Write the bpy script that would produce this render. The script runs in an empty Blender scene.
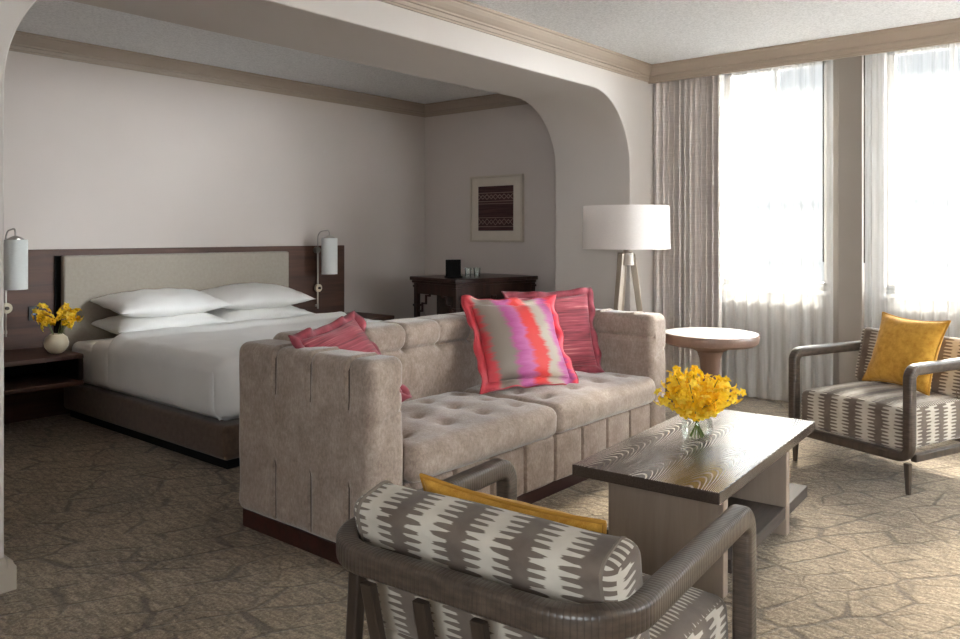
import bpy, bmesh, math, random
from mathutils import Vector, Matrix, noise as mnoise
C = bpy.context.scene.collection
PI = math.pi
rad = math.radians
R = random.Random(11)

# ------------------------------------------------------------------ camera, sky, exposure
AZ = math.atan(666 / 795)                     # heading measured from +X towards +Y
cam_d = bpy.data.cameras.new('camera')
cam = bpy.data.objects.new('camera', cam_d); C.objects.link(cam)
cam.location = (0, 0, 1.30)
cam.rotation_euler = (PI / 2, 0, AZ - PI / 2)
cam_d.sensor_width = 36; cam_d.lens = 795 / 960 * 36
cam_d.shift_y = -(319.5 - 234) / 960
cam_d.clip_start = 0.05
bpy.context.scene.camera = cam

world = bpy.data.worlds.new('daylight'); bpy.context.scene.world = world
world.use_nodes = True
bg = world.node_tree.nodes['Background']
SKY_DIM = 0.04
SKY, GLOW = 5.7, 60.0
wt = world.node_tree
tc = wt.nodes.new('ShaderNodeTexCoord'); sp = wt.nodes.new('ShaderNodeSeparateXYZ'); wt.links.new(tc.outputs['Generated'], sp.inputs[0])
def mr(src, a, b, c, d):
    k = wt.nodes.new('ShaderNodeMapRange'); wt.links.new(src, k.inputs[0])
    for i, v in enumerate((a, b, c, d)): k.inputs[i + 1].default_value = v
    return k.outputs[0]
mu = wt.nodes.new('ShaderNodeMath'); mu.operation = 'MULTIPLY'
dt = wt.nodes.new('ShaderNodeVectorMath'); dt.operation = 'DOT_PRODUCT'; wt.links.new(tc.outputs['Generated'], dt.inputs[0])
dt.inputs[1].default_value = Vector((0.28, -0.954, 0.12)).normalized()      # bright hazy part of the sky
wt.links.new(mr(dt.outputs['Value'], 0.91, 0.985, SKY, GLOW), mu.inputs[0])
wt.links.new(mr(sp.outputs[2], -0.30, 0.0, 0.18, 1.0), mu.inputs[1])       # darker street below the horizon
bg.inputs[0].default_value = (0.94, 0.975, 1.02, 1)
mu2 = wt.nodes.new('ShaderNodeMath'); mu2.operation = 'MULTIPLY'
wt.links.new(mu.outputs[0], mu2.inputs[0])
wt.links.new(mr(sp.outputs[0], 0.70, 0.93, 1.0, SKY_DIM), mu2.inputs[1])    # sky dimmed straight across from the windows to keep the sheers from clipping
wt.links.new(mu2.outputs[0], bg.inputs[1])

sun_d = bpy.data.lights.new('sun', 'SUN'); sun = bpy.data.objects.new('sun', sun_d); C.objects.link(sun)
sun_d.energy = 10.0; sun_d.angle = rad(14); sun_d.color = (1.0, 0.92, 0.80)
sun.rotation_euler = Vector((-0.80, -0.14, -0.58)).to_track_quat('-Z', 'Y').to_euler()

vs = bpy.context.scene.view_settings
vs.view_transform = 'Standard'; vs.look = 'None'; vs.gamma = 1.0; vs.use_curve_mapping = False
vs.exposure = 2.02
bpy.context.scene.cycles.max_bounces = 10
bpy.context.scene.cycles.diffuse_bounces = 6
bpy.context.scene.cycles.transparent_max_bounces = 16
bpy.context.scene.cycles.sample_clamp_indirect = 8.0

# ------------------------------------------------------------------ materials
def L(c, a=1.0):
    f = lambda v: v / 255 / 12.92 if v / 255 <= 0.04045 else ((v / 255 + 0.055) / 1.055) ** 2.4
    return (f(c[0]), f(c[1]), f(c[2]), a)

class G:
    def __init__(s, name):
        s.m = bpy.data.materials.new(name); s.m.use_nodes = True
        s.t = s.m.node_tree; s.t.nodes.clear()
    def n(s, typ): return s.t.nodes.new(typ)
    def put(s, sock, v):
        if v is None: return
        if hasattr(v, 'is_output'): s.t.links.new(v, sock)
        else: sock.default_value = v
    def coord(s, kind='Object'): return s.n('ShaderNodeTexCoord').outputs[kind]
    def map(s, vec, scale=(1, 1, 1), loc=(0, 0, 0), rot=(0, 0, 0)):
        k = s.n('ShaderNodeMapping'); s.put(k.inputs['Vector'], vec)
        k.inputs['Scale'].default_value = scale; k.inputs['Location'].default_value = loc; k.inputs['Rotation'].default_value = rot
        return k.outputs[0]
    def noise(s, vec, scale, detail=3, rough=0.5, out='Fac', dist=0):
        k = s.n('ShaderNodeTexNoise'); s.put(k.inputs['Vector'], vec)
        k.inputs['Scale'].default_value = scale; k.inputs['Detail'].default_value = detail
        k.inputs['Roughness'].default_value = rough; k.inputs['Distortion'].default_value = dist
        return k.outputs[out]
    def math(s, op, a, b=None, clamp=False):
        k = s.n('ShaderNodeMath'); k.operation = op; k.use_clamp = clamp
        s.put(k.inputs[0], a); s.put(k.inputs[1], b); return k.outputs[0]
    def vadd(s, a, b, op='ADD'):
        k = s.n('ShaderNodeVectorMath'); k.operation = op
        s.put(k.inputs[0], a); s.put(k.inputs[1], b); return k.outputs[0]
    def vscale(s, a, f):
        k = s.n('ShaderNodeVectorMath'); k.operation = 'SCALE'
        s.put(k.inputs[0], a); s.put(k.inputs['Scale'], f); return k.outputs[0]
    def xyz(s, v):
        k = s.n('ShaderNodeSeparateXYZ'); s.put(k.inputs[0], v); return k.outputs
    def comb(s, x, y, z=0.0):
        k = s.n('ShaderNodeCombineXYZ'); s.put(k.inputs[0], x); s.put(k.inputs[1], y); s.put(k.inputs[2], z); return k.outputs[0]
    def ramp(s, f, stops, interp='LINEAR'):
        k = s.n('ShaderNodeValToRGB'); s.put(k.inputs[0], f); r = k.color_ramp; r.interpolation = interp
        while len(r.elements) < len(stops): r.elements.new(0.5)
        for e, (p, c) in zip(r.elements, stops): e.position = p; e.color = c
        return k.outputs[0]
    def mix(s, f, a, b, mode='MIX'):
        k = s.n('ShaderNodeMix'); k.data_type = 'RGBA'; k.blend_type = mode
        s.put(k.inputs[0], f); s.put(k.inputs[6], a); s.put(k.inputs[7], b); return k.outputs[2]
    def mixf(s, f, a, b):
        k = s.n('ShaderNodeMix'); s.put(k.inputs[0], f); s.put(k.inputs[2], a); s.put(k.inputs[3], b); return k.outputs[0]
    def out(s, col, rough=0.6, bump=None, **kw):
        p = s.n('ShaderNodeBsdfPrincipled'); o = s.n('ShaderNodeOutputMaterial')
        s.put(p.inputs['Base Color'], col); s.put(p.inputs['Roughness'], rough)
        for k, v in kw.items(): s.put(p.inputs[k.replace('_', ' ')], v)
        if bump:
            b = s.n('ShaderNodeBump'); s.put(b.inputs['Height'], bump[0])
            b.inputs['Strength'].default_value = bump[1]; b.inputs['Distance'].default_value = bump[2]
            s.t.links.new(b.outputs[0], p.inputs['Normal'])
        s.t.links.new(p.outputs[0], o.inputs[0]); return s.m

def plain(name, rgb, rough=0.5, var=0.08, scale=8, bump=None, **kw):
    g = G(name); v = g.coord()
    f = g.noise(v, scale, 4)
    a = L(rgb); d = tuple(x * (1 - var) for x in a[:3]) + (1,); e = tuple(min(1, x * (1 + var)) for x in a[:3]) + (1,)
    col = g.ramp(f, [(0.3, d), (0.7, e)])
    b = (g.noise(v, bump[0], 3), bump[1], bump[2]) if bump else None
    return g.out(col, rough, b, **kw)

def m_paint(name, rgb): return plain(name, rgb, 0.75, 0.025, 1.2, (140, 0.08, 0.002))
def m_popcorn():
    g = G('popcorn_ceiling'); v = g.coord()
    f = g.noise(v, 75, 4, 0.65); col = g.ramp(f, [(0.32, L((208, 209, 211))), (0.6, L((236, 237, 239)))])
    return g.out(col, 0.9, (f, 0.6, 0.008))
def m_wood(name, dark, light, rough=0.4, scale=1.0, axis=0, bump=0.15):
    g = G(name); v = g.coord()
    sc = [26, 26, 26]; sc[axis] = 1.6
    w = g.map(v, tuple(x * scale for x in sc))
    f = g.noise(w, 1.0, 5, 0.6, dist=0.6); f2 = g.noise(w, 4.0, 3, 0.7)
    f = g.math('ADD', g.math('MULTIPLY', f, 0.75), g.math('MULTIPLY', f2, 0.25))
    return g.out(g.ramp(f, [(0.34, L(dark)), (0.66, L(light))]), rough, (f, bump, 0.004))
def m_fabric(name, lo, hi, scale=22, rough=0.95, sheen=0.25, bump=0.3, weave=420):
    g = G(name); v = g.coord()
    f = g.noise(v, scale, 5, 0.62); f2 = g.noise(v, weave, 2, 0.5)
    ff = g.math('ADD', g.math('MULTIPLY', f, 0.72), g.math('MULTIPLY', f2, 0.28))
    return g.out(g.ramp(ff, [(0.36, L(lo)), (0.64, L(hi))]), rough, (f2, bump, 0.003), Sheen_Weight=sheen, Sheen_Roughness=0.5, Specular_IOR_Level=0.2)
def m_chenille():
    g = G('chenille_taupe'); v = g.coord()
    st = g.noise(g.map(v, (90, 90, 50)), 1.0, 4, 0.7); bl = g.noise(v, 11, 6, 0.7); f2 = g.noise(v, 420, 2)
    f = g.math('ADD', g.math('ADD', g.math('MULTIPLY', st, 0.4), g.math('MULTIPLY', bl, 0.4)), g.math('MULTIPLY', f2, 0.2))
    return g.out(g.ramp(f, [(0.38, L((134, 117, 105))), (0.5, L((157, 140, 128))), (0.62, L((182, 165, 151)))]), 0.95, (f2, 0.3, 0.003), Sheen_Weight=0.5, Sheen_Roughness=0.4, Specular_IOR_Level=0.2)
def m_linen(name, rgb, bump=0.12):
    g = G(name); v = g.coord(); f = g.noise(v, 5, 3); w = g.noise(v, 600, 2)
    a = L(rgb); return g.out(g.ramp(f, [(0.3, tuple(x * .96 for x in a[:3]) + (1,)), (0.7, a)]), 0.85, (w, bump, 0.002), Sheen_Weight=0.1)
def m_ikat():
    g = G('ikat_upholstery'); v = g.coord(); nrm = g.xyz(g.coord('Normal')); c = g.xyz(v)
    sy = g.math('GREATER_THAN', g.math('ABSOLUTE', nrm[1]), 0.72); sz = g.math('GREATER_THAN', g.math('ABSOLUTE', nrm[2]), 0.72)
    u = g.mixf(sy, c[1], c[0]); w = g.mixf(sz, c[2], c[0])
    jit = g.math('MULTIPLY', g.math('SUBTRACT', g.noise(g.comb(u, g.math('MULTIPLY', w, 46.0)), 3.0, 1), 0.5), 0.03)
    p, q = 0.150, 0.0185
    du = g.math('MULTIPLY', g.math('ABSOLUTE', g.math('SUBTRACT', g.math('FRACT', g.math('ADD', g.math('DIVIDE', u, p), 40.34)), 0.5)), p)
    side = g.math('GREATER_THAN', g.math('FRACT', g.math('ADD', g.math('DIVIDE', u, p), 40.34)), 0.5)
    tv = g.math('ADD', g.math('ADD', g.math('DIVIDE', w, q), 60.0), g.math('MULTIPLY', side, 0.5))
    tooth = g.math('MULTIPLY', g.math('ABSOLUTE', g.math('SUBTRACT', g.math('FRACT', tv), 0.5)), 2.0)
    lim = g.math('ADD', g.math('ADD', 0.021, g.math('MULTIPLY', g.math('POWER', g.math('MULTIPLY', g.math('SUBTRACT', tooth, 0.36), 3.2, clamp=True), 0.6), 0.038)), jit)
    f = g.math('ADD', g.math('MULTIPLY', g.math('SUBTRACT', lim, du), 190.0), 0.5, clamp=True)
    fin = g.noise(v, 500, 2); big = g.noise(v, 14, 3)
    dk = g.ramp(big, [(0.3, L((92, 80, 71))), (0.7, L((114, 101, 90)))]); lt = g.ramp(big, [(0.3, L((172, 162, 149))), (0.7, L((194, 185, 171)))])
    return g.out(g.mix(f, lt, dk), 0.95, (fin, 0.3, 0.002), Sheen_Weight=0.15, Specular_IOR_Level=0.2)
def m_wrapped():
    g = G('wrapped_rail'); uv = g.xyz(g.coord('UV')); v = g.coord()
    w = g.math('ABSOLUTE', g.math('SUBTRACT', g.math('FRACT', g.math('DIVIDE', uv[0], 0.0105)), 0.5))
    gro = g.math('MULTIPLY', g.math('SUBTRACT', 0.5, w), 2.0)
    h = g.math('POWER', g.math('SUBTRACT', 1.0, g.math('POWER', g.math('MULTIPLY', w, 2.0), 3.0)), 1.0)
    f = g.noise(g.map(v, (8, 8, 30)), 3, 4)
    col = g.ramp(f, [(0.3, L((58, 48, 41))), (0.7, L((86, 73, 62)))])
    col = g.mix(g.math('MULTIPLY', g.math('GREATER_THAN', w, 0.44), 0.5), col, L((34, 28, 24)))
    return g.out(col, 0.36, (h, 0.3, 0.002))
def m_zebra():
    g = G('cerused_oak_top'); c = g.xyz(g.coord()); v = g.coord()
    warp = g.noise(g.map(v, (2.2, 6, 6)), 1.0, 2)
    pl = g.math('FLOOR', g.math('DIVIDE', g.math('ADD', c[1], 0.28), 0.187))
    yl = g.math('SUBTRACT', g.math('FRACT', g.math('DIVIDE', g.math('ADD', c[1], 0.28), 0.187)), 0.5)
    x0 = g.math('MULTIPLY', g.math('SINE', g.math('MULTIPLY', g.math('ADD', pl, 1.0), 4.3)), 0.34)
    yy = g.math('MULTIPLY', yl, 1.15)
    par = g.math('MULTIPLY', g.math('MULTIPLY', yy, yy), 2.4)
    d = g.math('ADD', g.math('MULTIPLY', g.math('SUBTRACT', c[0], x0), 1.5), par)
    d = g.math('ADD', d, g.math('MULTIPLY', warp, 0.22))
    rim = g.math('MULTIPLY', g.math('ABSOLUTE', yl), 1.2)
    ring = g.math('FRACT', g.math('MULTIPLY', d, 12.0))
    tri = g.math('MULTIPLY', g.math('ABSOLUTE', g.math('SUBTRACT', ring, 0.5)), 2.0)
    fine = g.noise(g.map(v, (5, 190, 190)), 1.0, 4, 0.7)
    msk = g.noise(g.map(v, (1.6, 4.5, 4.5), loc=(3, 1, 0)), 1.0, 2)
    f = g.math('ADD', g.math('MULTIPLY', g.math('SUBTRACT', tri, 0.62), 5.0), g.math('MULTIPLY', g.math('SUBTRACT', fine, 0.5), 2.0), clamp=True)
    f = g.math('MULTIPLY', f, g.ramp(msk, [(0.40, (0.25,) * 3 + (1,)), (0.52, (1, 1, 1, 1))]))
    f = g.math('MAXIMUM', f, g.math('MULTIPLY', g.math('GREATER_THAN', fine, 0.62), 0.22))
    f = g.math('MULTIPLY', f, g.math('GREATER_THAN', g.xyz(g.coord('Normal'))[2], 0.7))
    col = g.mix(f, g.ramp(fine, [(0.3, L((54, 44, 38))), (0.7, L((76, 64, 56)))]), L((206, 194, 180)))
    return g.out(col, g.math('ADD', 0.24, g.math('MULTIPLY', f, 0.10)), (g.math('SUBTRACT', 1.0, f), 0.12, 0.001), Coat_Weight=0.5, Coat_Roughness=0.22, Coat_IOR=1.6)
def m_carpet():
    g = G('carpet'); v = g.coord()
    wob = g.vscale(g.vadd(g.noise(v, 1.3, 2, out='Color'), (0.5, 0.5, 0.5), 'SUBTRACT'), 0.10)
    wob2 = g.vscale(g.vadd(g.noise(v, 34, 2, out='Color'), (0.5, 0.5, 0.5), 'SUBTRACT'), 0.014)
    vv = g.vadd(g.vadd(v, wob), wob2)
    def edges(sc, loc, rot, rnd):
        k = g.n('ShaderNodeTexVoronoi'); k.feature = 'DISTANCE_TO_EDGE'; k.voronoi_dimensions = '2D'
        g.put(k.inputs['Vector'], g.map(g.map(vv, rot=(0, 0, rot)), sc, loc)); k.inputs['Scale'].default_value = 1.0; k.inputs['Randomness'].default_value = rnd
        return k.outputs['Distance']
    def stroke(e, lo, hi, brk, gain):
        th = g.ramp(brk, [(0.38, (lo,) * 3 + (1,)), (0.6, (hi,) * 3 + (1,))])
        return g.math('ADD', g.math('MULTIPLY', g.math('SUBTRACT', th, e), gain), 0.5, clamp=True)
    l1 = stroke(edges((3.0, 6.6, 1), (0.3, 0.1, 0), rad(30), 0.6), -0.01, 0.052, g.noise(v, 4.2, 2), 26)
    l2 = stroke(edges((5.0, 8.6, 1), (4.3, 2.1, 0), rad(48), 0.6), -0.05, 0.045, g.noise(g.map(v, loc=(5, 5, 0)), 3.4, 2), 22)
    line = g.math('MAXIMUM', l1, g.math('MULTIPLY', l2, 0.6))
    s1 = g.noise(g.map(vv, (48, 12, 1), rot=(0, 0, rad(-50))), 1.0, 4, 0.7)
    big = g.noise(v, 2.2, 3); pile = g.noise(v, 75, 4, 0.85)
    t = g.math('ADD', g.math('ADD', g.math('MULTIPLY', s1, 0.36), g.math('MULTIPLY', big, 0.14)), g.math('MULTIPLY', pile, 0.50))
    col = g.ramp(t, [(0.39, L((78, 65, 51))), (0.5, L((128, 112, 92))), (0.61, L((176, 158, 134)))])
    col = g.mix(g.math('MULTIPLY', line, 0.56), col, L((60, 49, 38)))
    h = g.math('ADD', g.math('MULTIPLY', g.math('SUBTRACT', 1.0, line), 0.6), g.math('MULTIPLY', pile, 0.6))
    return g.out(col, 1.0, (h, 0.8, 0.006), Sheen_Weight=0.15, Specular_IOR_Level=0.1)
def m_sheer():
    g = G('sheer_voile'); v = g.coord()
    f = g.noise(g.map(v, (6, 30, 1.2)), 1.0, 3)
    tr = g.n('ShaderNodeBsdfTransparent'); tl = g.n('ShaderNodeBsdfTranslucent'); df = g.n('ShaderNodeBsdfDiffuse')
    tl.inputs[0].default_value = (0.60, 0.605, 0.61, 1); df.inputs[0].default_value = (0.95, 0.945, 0.93, 1)
    m1 = g.n('ShaderNodeMixShader'); m1.inputs[0].default_value = 0.6
    g.t.links.new(tl.outputs[0], m1.inputs[1]); g.t.links.new(df.outputs[0], m1.inputs[2])
    m2 = g.n('ShaderNodeMixShader'); g.put(m2.inputs[0], g.math('ADD', 0.20, g.math('MULTIPLY', f, 0.36)))
    g.t.links.new(tr.outputs[0], m2.inputs[1]); g.t.links.new(m1.outputs[0], m2.inputs[2])
    o = g.n('ShaderNodeOutputMaterial'); g.t.links.new(m2.outputs[0], o.inputs[0]); return g.m
def m_thin_glass(name, tint=(0.97, 0.99, 0.98, 1), gl=1.0):
    g = G(name); tr = g.n('ShaderNodeBsdfTransparent'); tr.inputs[0].default_value = tint
    gs = g.n('ShaderNodeBsdfGlossy'); gs.inputs['Roughness'].default_value = 0.02
    lw = g.n('ShaderNodeLayerWeight'); lw.inputs[0].default_value = 0.35
    mx = g.n('ShaderNodeMixShader'); g.put(mx.inputs[0], g.math('MULTIPLY', lw.outputs['Fresnel'], gl))
    g.t.links.new(tr.outputs[0], mx.inputs[1]); g.t.links.new(gs.outputs[0], mx.inputs[2])
    o = g.n('ShaderNodeOutputMaterial'); g.t.links.new(mx.outputs[0], o.inputs[0]); return g.m
def m_shade(name, rgb):
    g = G(name); v = g.coord(); f = g.noise(g.map(v, (1, 1, 4)), 60, 3)
    a = L(rgb); col = g.ramp(f, [(0.3, tuple(x * .95 for x in a[:3]) + (1,)), (0.7, a)])
    tl = g.n('ShaderNodeBsdfTranslucent'); df = g.n('ShaderNodeBsdfDiffuse'); g.put(tl.inputs[0], col); g.put(df.inputs[0], col)
    m = g.n('ShaderNodeMixShader'); m.inputs[0].default_value = 0.62
    g.t.links.new(tl.outputs[0], m.inputs[1]); g.t.links.new(df.outputs[0], m.inputs[2])
    o = g.n('ShaderNodeOutputMaterial'); g.t.links.new(m.outputs[0], o.inputs[0]); return g.m
def m_diffuser():  # sheet that diffuses light from the added back window
    g = G('fill_diffuser_cloth'); v = g.coord(); f = g.noise(v, 300, 2)
    col = g.ramp(f, [(0.3, (0.86, 0.86, 0.85, 1)), (0.7, (0.93, 0.93, 0.92, 1))])
    tl = g.n('ShaderNodeBsdfTranslucent'); g.put(tl.inputs[0], col)
    o = g.n('ShaderNodeOutputMaterial'); g.t.links.new(tl.outputs[0], o.inputs[0]); return g.m
def m_pinkstripe():
    g = G('pink_slub_stripe'); c = g.coord()
    f = g.noise(g.map(c, (2.2, 2.2, 62)), 1.0, 4, 0.7); f2 = g.noise(g.map(c, (5, 5, 160)), 1.0, 3, 0.6)
    ff = g.math('ADD', g.math('MULTIPLY', f, 0.6), g.math('MULTIPLY', f2, 0.4))
    col = g.ramp(ff, [(0.36, L((70, 20, 30))), (0.46, L((130, 42, 54))), (0.55, L((154, 62, 74))), (0.64, L((190, 118, 112)))])
    return g.out(col, 0.8, (ff, 0.4, 0.004), Sheen_Weight=0.2)
def m_multi():
    g = G('multicolour_stripe'); v = g.coord(); c = g.xyz(v)
    w = g.noise(g.map(v, (3, 3, 30)), 1.0, 4, 0.75); w2 = g.noise(v, 5, 2)
    x = g.math('ADD', c[0], g.math('MULTIPLY', g.math('SUBTRACT', w, 0.5), 0.14))
    x = g.math('ADD', x, g.math('MULTIPLY', g.math('SUBTRACT', w2, 0.5), 0.05))
    x = g.math('ADD', x, g.math('MULTIPLY', c[2], 0.10))
    f = g.math('ADD', g.math('MULTIPLY', x, 1.9), 0.5)
    T = L((116, 102, 90)); P = L((158, 58, 122)); Q = L((180, 92, 146)); O = L((204, 42, 38)); K = L((176, 162, 146))
    col = g.ramp(f, [(0.0, L((176, 42, 52))), (0.06, L((186, 44, 52))), (0.12, T), (0.30, T), (0.37, P), (0.48, Q), (0.54, O), (0.66, O), (0.72, K), (0.80, K), (0.87, Q), (0.94, P), (1.0, L((226, 60, 76)))])
    return g.out(col, 0.55, (w, 0.15, 0.003), Sheen_Weight=0.2)
def m_textile():
    g = G('woven_textile'); c = g.xyz(g.coord()); v = g.coord()
    y, z = c[1], c[2]
    zig = g.math('MULTIPLY', g.math('ABSOLUTE', g.math('SUBTRACT', g.math('FRACT', g.math('DIVIDE', y, 0.11)), 0.5)), 0.09)
    def band(z0, wd, amp):
        d = g.math('ABSOLUTE', g.math('SUBTRACT', g.math('SUBTRACT', z, z0), g.math('MULTIPLY', zig, amp)))
        return g.math('LESS_THAN', d, wd)
    s = None
    for z0, wd, amp in [(0.16, .004, 0), (0.10, .006, 1), (0.14, .006, -1), (0.075, .004, 0), (0.05, .003, 0), (-0.09, .003, 0), (-0.155, .005, 1.2), (-0.11, .005, -1.2), (-0.18, .004, 0)]:
        b = band(z0, wd, amp); s = b if s is None else g.math('MAXIMUM', s, b)
    n = g.noise(v, 90, 3, 0.7)
    s = g.math('MULTIPLY', s, g.math('ADD', 0.15, g.math('MULTIPLY', n, 0.6)))
    base = g.ramp(g.noise(g.map(v, (4, 4, 60)), 1.0, 3), [(0.3, L((58, 36, 36))), (0.7, L((84, 54, 52)))])
    return g.out(g.mix(s, base, L((176, 150, 138))), 0.95, (n, 0.4, 0.003))
def m_drape():
    g = G('drape_weave'); v = g.coord()
    hz = g.noise(g.map(v, (3, 9, 170)), 1.0, 3, 0.6); vt = g.noise(g.map(v, (60, 200, 2)), 1.0, 3, 0.6)
    f = g.math('ADD', g.math('MULTIPLY', hz, 0.6), g.math('MULTIPLY', vt, 0.4))
    return g.out(g.ramp(f, [(0.36, L((196, 186, 179))), (0.64, L((220, 211, 205)))]), 0.95, (f, 0.2, 0.003), Sheen_Weight=0.1)
def m_petal():
    g = G('orchid_petal'); v = g.coord(); k = g.n('ShaderNodeObjectInfo')
    c = g.ramp(k.outputs['Random'], [(0.0, L((242, 190, 22))), (0.5, L((252, 212, 36))), (1.0, L((255, 228, 84)))])
    r = g.math('MULTIPLY', g.n('ShaderNodeVectorMath').outputs[0], 1.0)
    ln = g.n('ShaderNodeVectorMath'); ln.operation = 'LENGTH'; g.put(ln.inputs[0], v)
    f = g.math('MULTIPLY', ln.outputs['Value'], 110.0, clamp=True)
    col = g.mix(f, L((206, 108, 6)), c)
    p = g.n('ShaderNodeBsdfPrincipled'); g.put(p.inputs['Base Color'], col); p.inputs['Roughness'].default_value = 0.5
    tl = g.n('ShaderNodeBsdfTranslucent'); g.put(tl.inputs[0], col)
    m = g.n('ShaderNodeMixShader'); m.inputs[0].default_value = 0.4
    g.t.links.new(p.outputs[0], m.inputs[1]); g.t.links.new(tl.outputs[0], m.inputs[2])
    o = g.n('ShaderNodeOutputMaterial'); g.t.links.new(m.outputs[0], o.inputs[0]); return g.m

M = dict(
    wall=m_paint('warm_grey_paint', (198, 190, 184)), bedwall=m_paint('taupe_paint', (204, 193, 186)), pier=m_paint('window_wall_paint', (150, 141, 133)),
    crown=plain('crown_paint', (164, 148, 133), 0.42, 0.03, 3), base=plain('baseboard_paint', (168, 156, 142), 0.5, 0.03, 3),
    ceil=m_popcorn(), carpet=m_carpet(),
    winframe=plain('window_frame_paint', (214, 210, 204), 0.5, 0.03), glass=m_thin_glass('window_glass', (0.96, 0.98, 0.98, 1), 0.5),
    sheer=m_sheer(), diffuser=m_diffuser(), drape=m_drape(), wand=plain('dark_bronze', (52, 44, 38), 0.4, 0.05, Metallic=0.6),
    walnut=m_wood('walnut_veneer', (58, 35, 24), (92, 58, 42), 0.6, 0.6, 0), espresso=m_wood('espresso_wood', (36, 26, 21), (58, 43, 35), 0.35, 0.7, 0),
    mahogany=m_wood('mahogany', (38, 17, 13), (66, 30, 23), 0.4, 0.8, 0), oldwood=m_wood('antique_dark_wood', (36, 22, 18), (66, 40, 32), 0.35, 0.8, 2),
    hbcush=m_fabric('headboard_linen', (158, 149, 137), (168, 159, 147), 40), bedbase=m_fabric('bed_base_fabric', (84, 66, 54), (104, 84, 70), 30),
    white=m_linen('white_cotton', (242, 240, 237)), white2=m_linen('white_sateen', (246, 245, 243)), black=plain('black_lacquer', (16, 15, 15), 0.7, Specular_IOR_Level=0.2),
    sofa=m_chenille(), pleatshade=plain('pleat_shadow_brown', (76, 62, 52), 0.95), ikat=m_ikat(), wrapped=m_wrapped(),
    chairpipe=plain('cushion_piping', (116, 104, 93), 0.9), chairwood=m_wood('chair_ash', (48, 38, 31), (74, 61, 51), 0.4, 0.9, 2), zebra=m_zebra(),
    tablewood=m_wood('table_grey_oak', (134, 118, 104), (148, 132, 118), 0.5, 0.8, 2, 0.05), tabledark=m_wood('table_brown_oak', (48, 39, 33), (80, 67, 58), 0.75, 0.8, 0),
    brown=m_wood('pedestal_brown', (104, 80, 67), (124, 97, 82), 0.42, 0.3, 2), marble=plain('white_top', (225, 222, 216), 0.22, 0.03, 5),
    lampshade=m_shade('floor_lamp_linen', (236, 230, 226)), sconceshade=m_shade('sconce_frosted', (246, 247, 245)),
    lampwood=m_wood('lamp_pale_wood', (126, 112, 98), (156, 142, 126), 0.35, 0.6, 2), chrome=plain('brushed_nickel', (170, 165, 158), 0.3, 0.04, Metallic=0.9),
    nickel=plain('pale_nickel', (206, 200, 190), 0.35, 0.04, Metallic=0.5), cream=plain('cream_ceramic', (214, 202, 176), 0.3, 0.04),
    vase=m_thin_glass('clear_glass', (0.985, 0.995, 0.985, 1), 0.45), water=m_thin_glass('vase_water', (0.97, 0.985, 0.96, 1), 0.25),
    tumbler=m_thin_glass('tumbler_glass', (0.95, 0.97, 0.96, 1), 0.7),
    stem=plain('green_stem', (92, 112, 44), 0.5, 0.15), petal=m_petal(), yellow=m_fabric('mustard_velvet', (170, 120, 36), (204, 156, 66), 34, 0.95, 0.15, 0.3),
    mustpipe=plain('mustard_piping', (166, 118, 36), 0.9), pink=m_pinkstripe(), pinkfl=plain('pink_flange', (130, 44, 56), 0.8, 0.25, 40, Sheen_Weight=0.2),
    multi=m_multi(), redfl=plain('red_flange', (164, 42, 52), 0.6, 0.25, 14, Sheen_Weight=0.2),
    mat=plain('cream_mat', (206, 196, 182), 0.8, 0.03), frame=plain('pale_frame', (196, 184, 168), 0.5, 0.04), textile=m_textile(), plate=plain('black_plate', (24, 24, 26), 0.3),
    blue=plain('blue_key', (120, 140, 170), 0.4),
)

# ------------------------------------------------------------------ mesh helpers
def link(name, bm, mat, parent=None, smooth=True, sharp=35):
    me = bpy.data.meshes.new(name); bm.normal_update(); bm.to_mesh(me); bm.free()
    o = bpy.data.objects.new(name, me); C.objects.link(o)
    me.materials.append(mat)
    if smooth:
        for p in me.polygons: p.use_smooth = True
        me.set_sharp_from_angle(angle=rad(sharp))
    if parent: o.parent = parent
    return o
def tag(o, label, cat, group=None):
    o['label'] = label; o['category'] = cat
    if group: o['group'] = group
    return o
def thing(name, label, cat, loc=(0, 0, 0), rz=0, group=None):
    o = bpy.data.objects.new(name, None); C.objects.link(o); o.location = loc; o.rotation_euler = (0, 0, rz)
    o.empty_display_size = 0.1
    return tag(o, label, cat, group)
def struct(o): o['kind'] = 'structure'; return o
def dup(root, loc, rz, label, group=None):
    r = root.copy(); C.objects.link(r); r.location = loc; r.rotation_euler = (0, 0, rz); r['label'] = label
    if group: r['group'] = group
    for ch in list(root.children):
        c = ch.copy(); C.objects.link(c); c.parent = r
        for gch in list(ch.children):
            d = gch.copy(); C.objects.link(d); d.parent = c
    return r
def box(x0, x1, y0, y1, z0, z1, bev=0.0, seg=2, bm=None):
    own = bm is None
    b = bmesh.new()
    vs_ = [b.verts.new((x, y, z)) for x in (x0, x1) for y in (y0, y1) for z in (z0, z1)]
    for f in ((0, 1, 3, 2), (4, 6, 7, 5), (0, 4, 5, 1), (2, 3, 7, 6), (0, 2, 6, 4), (1, 5, 7, 3)): b.faces.new([vs_[i] for i in f])
    if bev: bmesh.ops.bevel(b, geom=list(b.edges), offset=bev, segments=seg, profile=0.5, affect='EDGES')
    if own: return b
    me = bpy.data.meshes.new('tmp'); b.to_mesh(me); b.free(); bm.from_mesh(me); bpy.data.meshes.remove(me)
    return bm
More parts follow.
